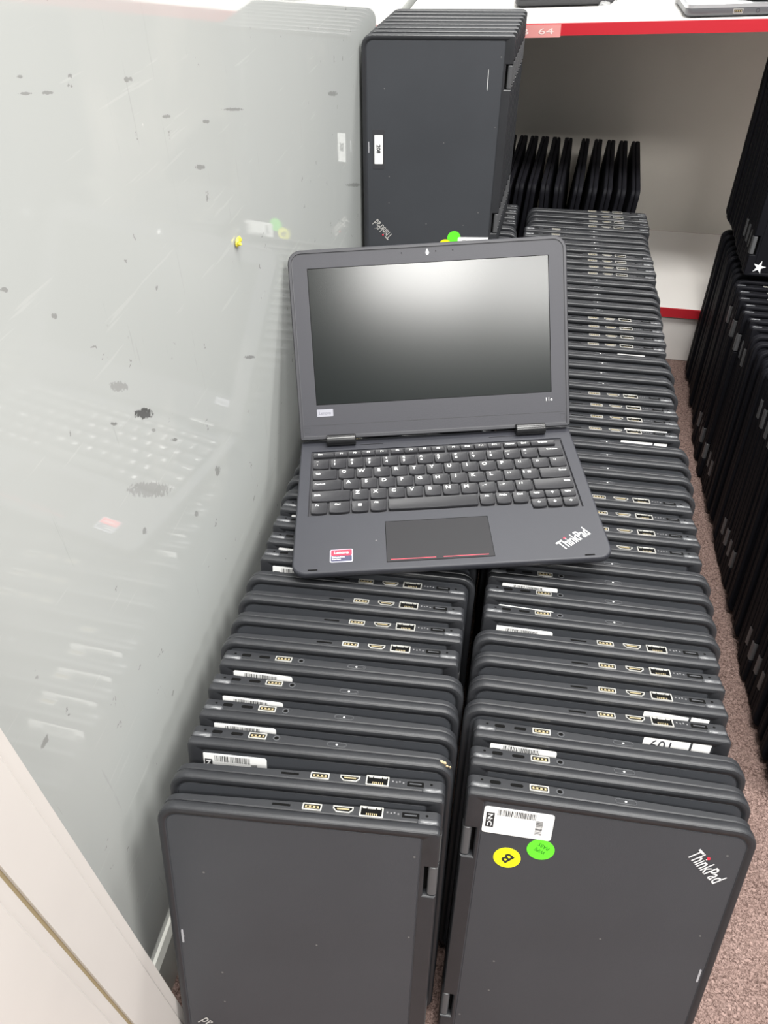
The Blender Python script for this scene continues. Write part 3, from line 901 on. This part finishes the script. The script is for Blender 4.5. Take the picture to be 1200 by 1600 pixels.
rows = dict(fn=(.1668, .1742), num=(.1480, .1622), tab=(.1306, .1452), caps=(.1136, .1284), shift=(.0966, .1115), bot=(.0788, .0940))
X0, X1 = .0150, .2785
def tm(s, h=.0026, bold=.015): return text_mesh(s, height=h, bold=bold, material=LEGEND)
def wid(me): xs = [v.co.x for v in me.vertices]; return max(xs) - min(xs)
# function row
x = X0; y0, y1 = rows['fn']
for i, s in enumerate(FN):
    w_ = .0225 if s == 'Esc' else (.0262 if s == 'Delete' else .0146)
    if i in (5, 9, 13): x += .0020
    me = tm(s); key(x, x + w_ - .0008, y0, y1, (me, 0 if i else -.004, .0010 if i else .0012)); x += w_
# number row
y0, y1 = rows['num']; x = X0
for a, b_ in NUM:
    key(x, x + PX_ - GAP, y0, y1, (text_mesh(a, height=.0030 if a not in '~_' else .0008, bold=.02, material=LEGEND), -.0040, .0042),
        (text_mesh(b_, height=.0037 if b_ not in '`-=' else .0009, bold=.02, material=LEGEND), -.0040, -.0010)); x += PX_
key(x, X1, y0, y1, (tm('Backspace'), .002, .0035))
def letter_row(rn, xs, letters, first, last):
    y0, y1 = rows[rn]
    me = tm(first); key(X0, xs - GAP, y0, y1, (me, -(xs - GAP - X0) / 2 + .0025 + wid(me) / 2, .0015))
    x = xs
    for s in letters:
        m_ = text_mesh(s, height=.0047, bold=.02, material=LEGEND) if len(s) == 1 else text_mesh(s, height=.0030, bold=.02, material=LEGEND)
        key(x, x + PX_ - GAP, y0, y1, (m_, -.0028, .0028)); x += PX_
    if last:
        me = tm(last) if len(last) > 3 else text_mesh(last, height=.0030, bold=.02, material=LEGEND)
        key(x, X1, y0, y1, (me, (X1 - x) / 2 - .0022 - wid(me) / 2 if len(last) > 3 else -.003, .0030))
letter_row('tab', .0420, list('QWERTYUIOP') + ['[ {', '] }'], 'Tab', '\\ |')
letter_row('caps', .0468, list('ASDFGHJKL') + ['; :', "' \""], 'CapsLock', 'Enter')
letter_row('shift', .0560, list('ZXCVBNM') + [', <', '. >', '/ ?'], 'Shift', 'Shift')
y0, y1 = rows['bot']
for a, b_, s in ((X0, .0310, 'Fn'), (.0330, .0535, 'Ctrl'), (.0555, .0720, None), (.0740, .0900, 'Alt'), (.0920, .1808, None), (.1828, .1970, 'Alt'), (.1990, .2135, 'PrtSc'), (.2155, .2300, 'Ctrl')):
    o = key(a, b_, y0, y1)
    if s: sub_part('key_legend', tm(s), o, -.002 if b_ - a > .015 else 0, .0040, .00025)
    elif a < .06:
        g = Geo()
        for sx in (0, 1):
            for sy in (0, 1): g.box(-.0019 + sx * .0020, -.0002 + sx * .0020, -.0004 + sy * .0019, .0012 + sy * .0019, 0, .0001)
        sub_part('key_legend', g.mesh('window_symbol', LEGEND, None), o, 0, 0, .00025)
AX = (.2325, .2480, .2635); AW = .0143
def arrow_mesh(a):
    g = Geo(); pts = [(0, .0017), (-.0016, 0), (-.0005, 0), (-.0005, -.0016), (.0005, -.0016), (.0005, 0), (.0016, 0)]
    c, s_ = math.cos(R_(a)), math.sin(R_(a))
    g.plate([(x * c - y * s_, x * s_ + y * c) for x, y in pts], 0, .0001); return g.mesh('arrow_symbol', LEGEND, None)
UP = arrow_mesh(0); AL = arrow_mesh(90); AD = arrow_mesh(180); AR = arrow_mesh(-90)
for x, me in zip(AX, (tm('PgUp'), UP, tm('PgDn'))): key(x, x + AW, .0840, .0940, (me, 0, .0015))
for x, me in zip(AX, (AL, AD, AR)): key(x, x + AW, .0712, .0820, (me, 0, .0005))
# touchpad
g = Geo(); g.plate(rrect(.0880, .1865, .0090, .0622, .0010, 2), -.0005, .00025, 0)
tp = new_obj('touchpad', g.mesh('touchpad', PAD), root)
g = Geo(); g.box(.0876, .0880, .0086, .0626, -.0005, .0003); g.box(.1865, .1869, .0086, .0626, -.0005, .0003); g.box(.0876, .1869, .0622, .0626, -.0005, .0003); g.box(.0876, .1869, .0086, .0090, -.0005, .0003)
new_obj('touchpad_seam', g.mesh('touchpad_seam', HOLE, None), tp)
for a, b_ in ((.0915, .1330), (.1400, .1815)):
    g = Geo(); g.box(a, b_, .0112, .0119, .0001, .0004); new_obj('red_line', g.mesh('red_line', REDLINE, None), tp)
# palm-rest badge and logo
g = Geo(); g.plate(rrect(.0350, .0565, .0118, .0282, .0016, 3), -.0003, .0005, 0, .0002)
bd = new_obj('maker_badge', g.mesh('maker_badge', mat('badge_edge', (.45, .45, .52), .3)), root)
g = Geo(); g.plate(rrect(.0361, .0555, .0200, .0273, .0008, 2), .0004, .0007, 0)
new_obj('badge_red_field', g.mesh('badge_red_field', LOGOR), bd)
g = Geo(); g.plate(rrect(.0361, .0555, .0127, .0199, .0008, 2), .0004, .0006, 0)
new_obj('badge_dark_field', g.mesh('badge_dark_field', mat('badge_blue', (.03, .03, .07), .3)), bd)
sub_part('badge_text', T_LENR, bd, .0458, .0237, .0008); sub_part('badge_text', T_EDU, bd, .0430, .0180, .0008); sub_part('badge_text', T_SER, bd, .0412, .0154, .0008)
lg = new_obj('logo', LOGO_TXT, root); lg.matrix_local = Matrix.Translation((.2620, .0255, .0002)) @ Matrix.Rotation(R_(34), 4, 'Z'); lg['label'] = 'silver logo lettering'
sub_part('logo_dot', LOGO_DOT, lg, -.0061, .0054, .00004)
g = Geo(); g.plate(rrect(.015, .024, .0030, .0045, .0003, 1), -.0002, .0002); g.plate(rrect(.268, .277, .0030, .0045, .0003, 1), -.0002, .0002)
new_obj('indicator_slots', g.mesh('indicator_slots', HOLE), root)
# display half
HS, LEAN = .2008, .5936
disp = bpy.data.objects.new('display', None)
# the display's own mesh: frame with bezel, local x across, y up the panel, z towards the viewer
g = Geo()
out = rrect(0, OW, .0015, HS, (.003, .003, .014, .014), 6)
scr = [(.0200, .0388), (.2748, .0388), (.2748, .1818), (.0200, .1818)]
g.rings([zt(inset(out, .004), -.0082), zt(out, -.0060), zt(out, -.0004), zt(inset(out, .0010), .0008), zt(inset(out, .0034), .0008), zt(inset(out, .0038), .0001), zt(inset(out, .0046), 0)], 0, True, False)
bm = bmesh.new(); es = []
for poly in (inset(out, .0046), scr):
    vv = [bm.verts.new((x, y, 0)) for x, y in poly]
    es += [bm.edges.new((vv[k], vv[(k + 1) % len(vv)])) for k in range(len(vv))]
bmesh.ops.triangle_fill(bm, use_beauty=True, use_dissolve=False, edges=es)
bm.verts.index_update()
g.add([v.co for v in bm.verts], [tuple(v.index for v in f.verts) for f in bm.faces], 1); bm.free()
g.rings([zt(scr, 0), zt(inset(scr, .0006), -.0008)], 2, False, False)
disp = new_obj('display', g.mesh('display_frame', [BEZRIM, BEZEL, HOLE], 40), root)
xa = Vector((1, 0, 0)); ya = Vector((0, math.sin(LEAN), math.cos(LEAN))); za = xa.cross(ya)
disp.matrix_local = Matrix.Translation((0, OD + .002, .004)) @ Matrix((xa, ya, za)).transposed().to_4x4()
g = Geo(); g.plate(inset(scr, .0004), -.0016, -.0007)
new_obj('screen', g.mesh('screen', SCREEN, None), disp)
def disp_part(name, poly, m, z0=-.0002, z1=.0002):
    g = Geo(); g.plate(poly, z0, z1); return new_obj(name, g.mesh(name, m), disp)
disp_part('webcam', [(0.1475 + x, .1917 + y) for x, y in ((0, .0036), (-.0014, .0008), (-.0018, -.0008), (-.0010, -.0024), (0, -.0028), (.0010, -.0024), (.0018, -.0008), (.0014, .0008))], mat('webcam_cover', (.85, .86, .86), .4))
for x in (.1205, .1565, .1745): disp_part('microphone_hole', [(x + a, .1922 + b2) for a, b2 in ellipse(.0006, .0006, 8)], HOLE)
b1 = disp_part('maker_badge', rrect(.0200, .0376, .0265, .0342, .0006, 2), BADGE, -.0002, .0003)
sub_part('badge_text', text_mesh('Lenovo', width=.0125, height=.0036, bold=.005, material=mat('badge_dark', (.16, .16, .19), .4)), disp, .0288, .0303, .0004)
sub_part('model_text', T_11E, disp, .2720, .0314, .0003)
g = Geo(); g.box(.0045, .2895, .0170, .0175, -.0004, .0001)
for x in (.0055, .2835): 
    for (a, b2, c_, d_) in ((x, x + .0055, .0092, .0095), (x, x + .0055, .0147, .0150), (x, x + .0003, .0092, .0150), (x + .0052, x + .0055, .0092, .0150)): g.box(a, b2, c_, d_, -.0002, .0001)
new_obj('bezel_seam', g.mesh('bezel_seam', mat('seam_dark', (.03, .03, .034), .6), None), disp)
# two barrel hinges
for xa_, xb_ in ((.0290, .0605), (.2345, .2665)):
    g = Geo(); rings = []
    for x, r in ((xa_, .0054), (xa_ + .0008, .0062), (xb_ - .0008, .0062), (xb_, .0054)):
        rings.append([(x, OD + .0010 + r * math.cos(2 * math.pi * j / 16), .0052 + r * math.sin(2 * math.pi * j / 16)) for j in range(16)])
    g.rings(rings)
    o = new_obj('hinge', g.mesh('barrel_hinge', HINGEB, 40), root); o['label'] = 'glossy black barrel hinge'
g = Geo()
for a, b2 in ((.0610, .0900), (.205, .2340)): g.box(a, b2, OD - .0035, OD - .0030, -.0003, .0002)
new_obj('deck_seam', g.mesh('deck_seam', HOLE, None), root)

# yellow paper scrap stuck to the wall
g = Geo(); rnd = random.Random(8); n = 5
vs = [(.0008 + abs(rnd.gauss(0, .0022)) * (1 if 0 < a < n and 0 < b2 < n else .1), (-.0075 + .015 * a / n) * (1 - .12 * abs(b2 - 2.5)), (-.0042 + .0084 * b2 / n) * (1 - .12 * abs(a - 2.5))) for a in range(n + 1) for b2 in range(n + 1)]
fs = [(a * (n + 1) + b2, a * (n + 1) + b2 + 1, (a + 1) * (n + 1) + b2 + 1, (a + 1) * (n + 1) + b2) for a in range(n) for b2 in range(n)]
g.add(vs, fs)
o = new_obj('paper_scrap', g.mesh('paper_scrap', mat('yellow_scrap', (.72, .62, .05), .6), None))
o.location = (WALL_X + .0003, .608, CAM_H - .2748)
tag(o, 'small crumpled yellow paper scrap stuck to the grey wall', 'paper scrap')

# tan crumb lying on the corner of the third laptop of the wall row
g = Geo(); rnd = random.Random(2)
for k in range(4):
    c = Vector((-.004 + .0025 * k, rnd.uniform(-.001, .001), .0012)); r = (.0020, .0017, .0013, .0009)[k]
    g.rings([[(c.x + rr * math.cos(a * math.pi / 3), c.y + rr * .7 * math.sin(a * math.pi / 3), c.z + dz) for a in range(6)] for dz, rr in ((-.0011, r * .7), (0, r), (.0010, r * .6))])
o = new_obj('crumb', g.mesh('crumb', mat('crumb_tan', (.42, .33, .20), .8, noise=(900, .5)), None))
o.location = (-0.0043, 0.2887, 0.2856); o.rotation_euler = (0, 0, R_(-12))
tag(o, 'tiny tan crumb on the right corner of the third laptop along the wall', 'crumb')
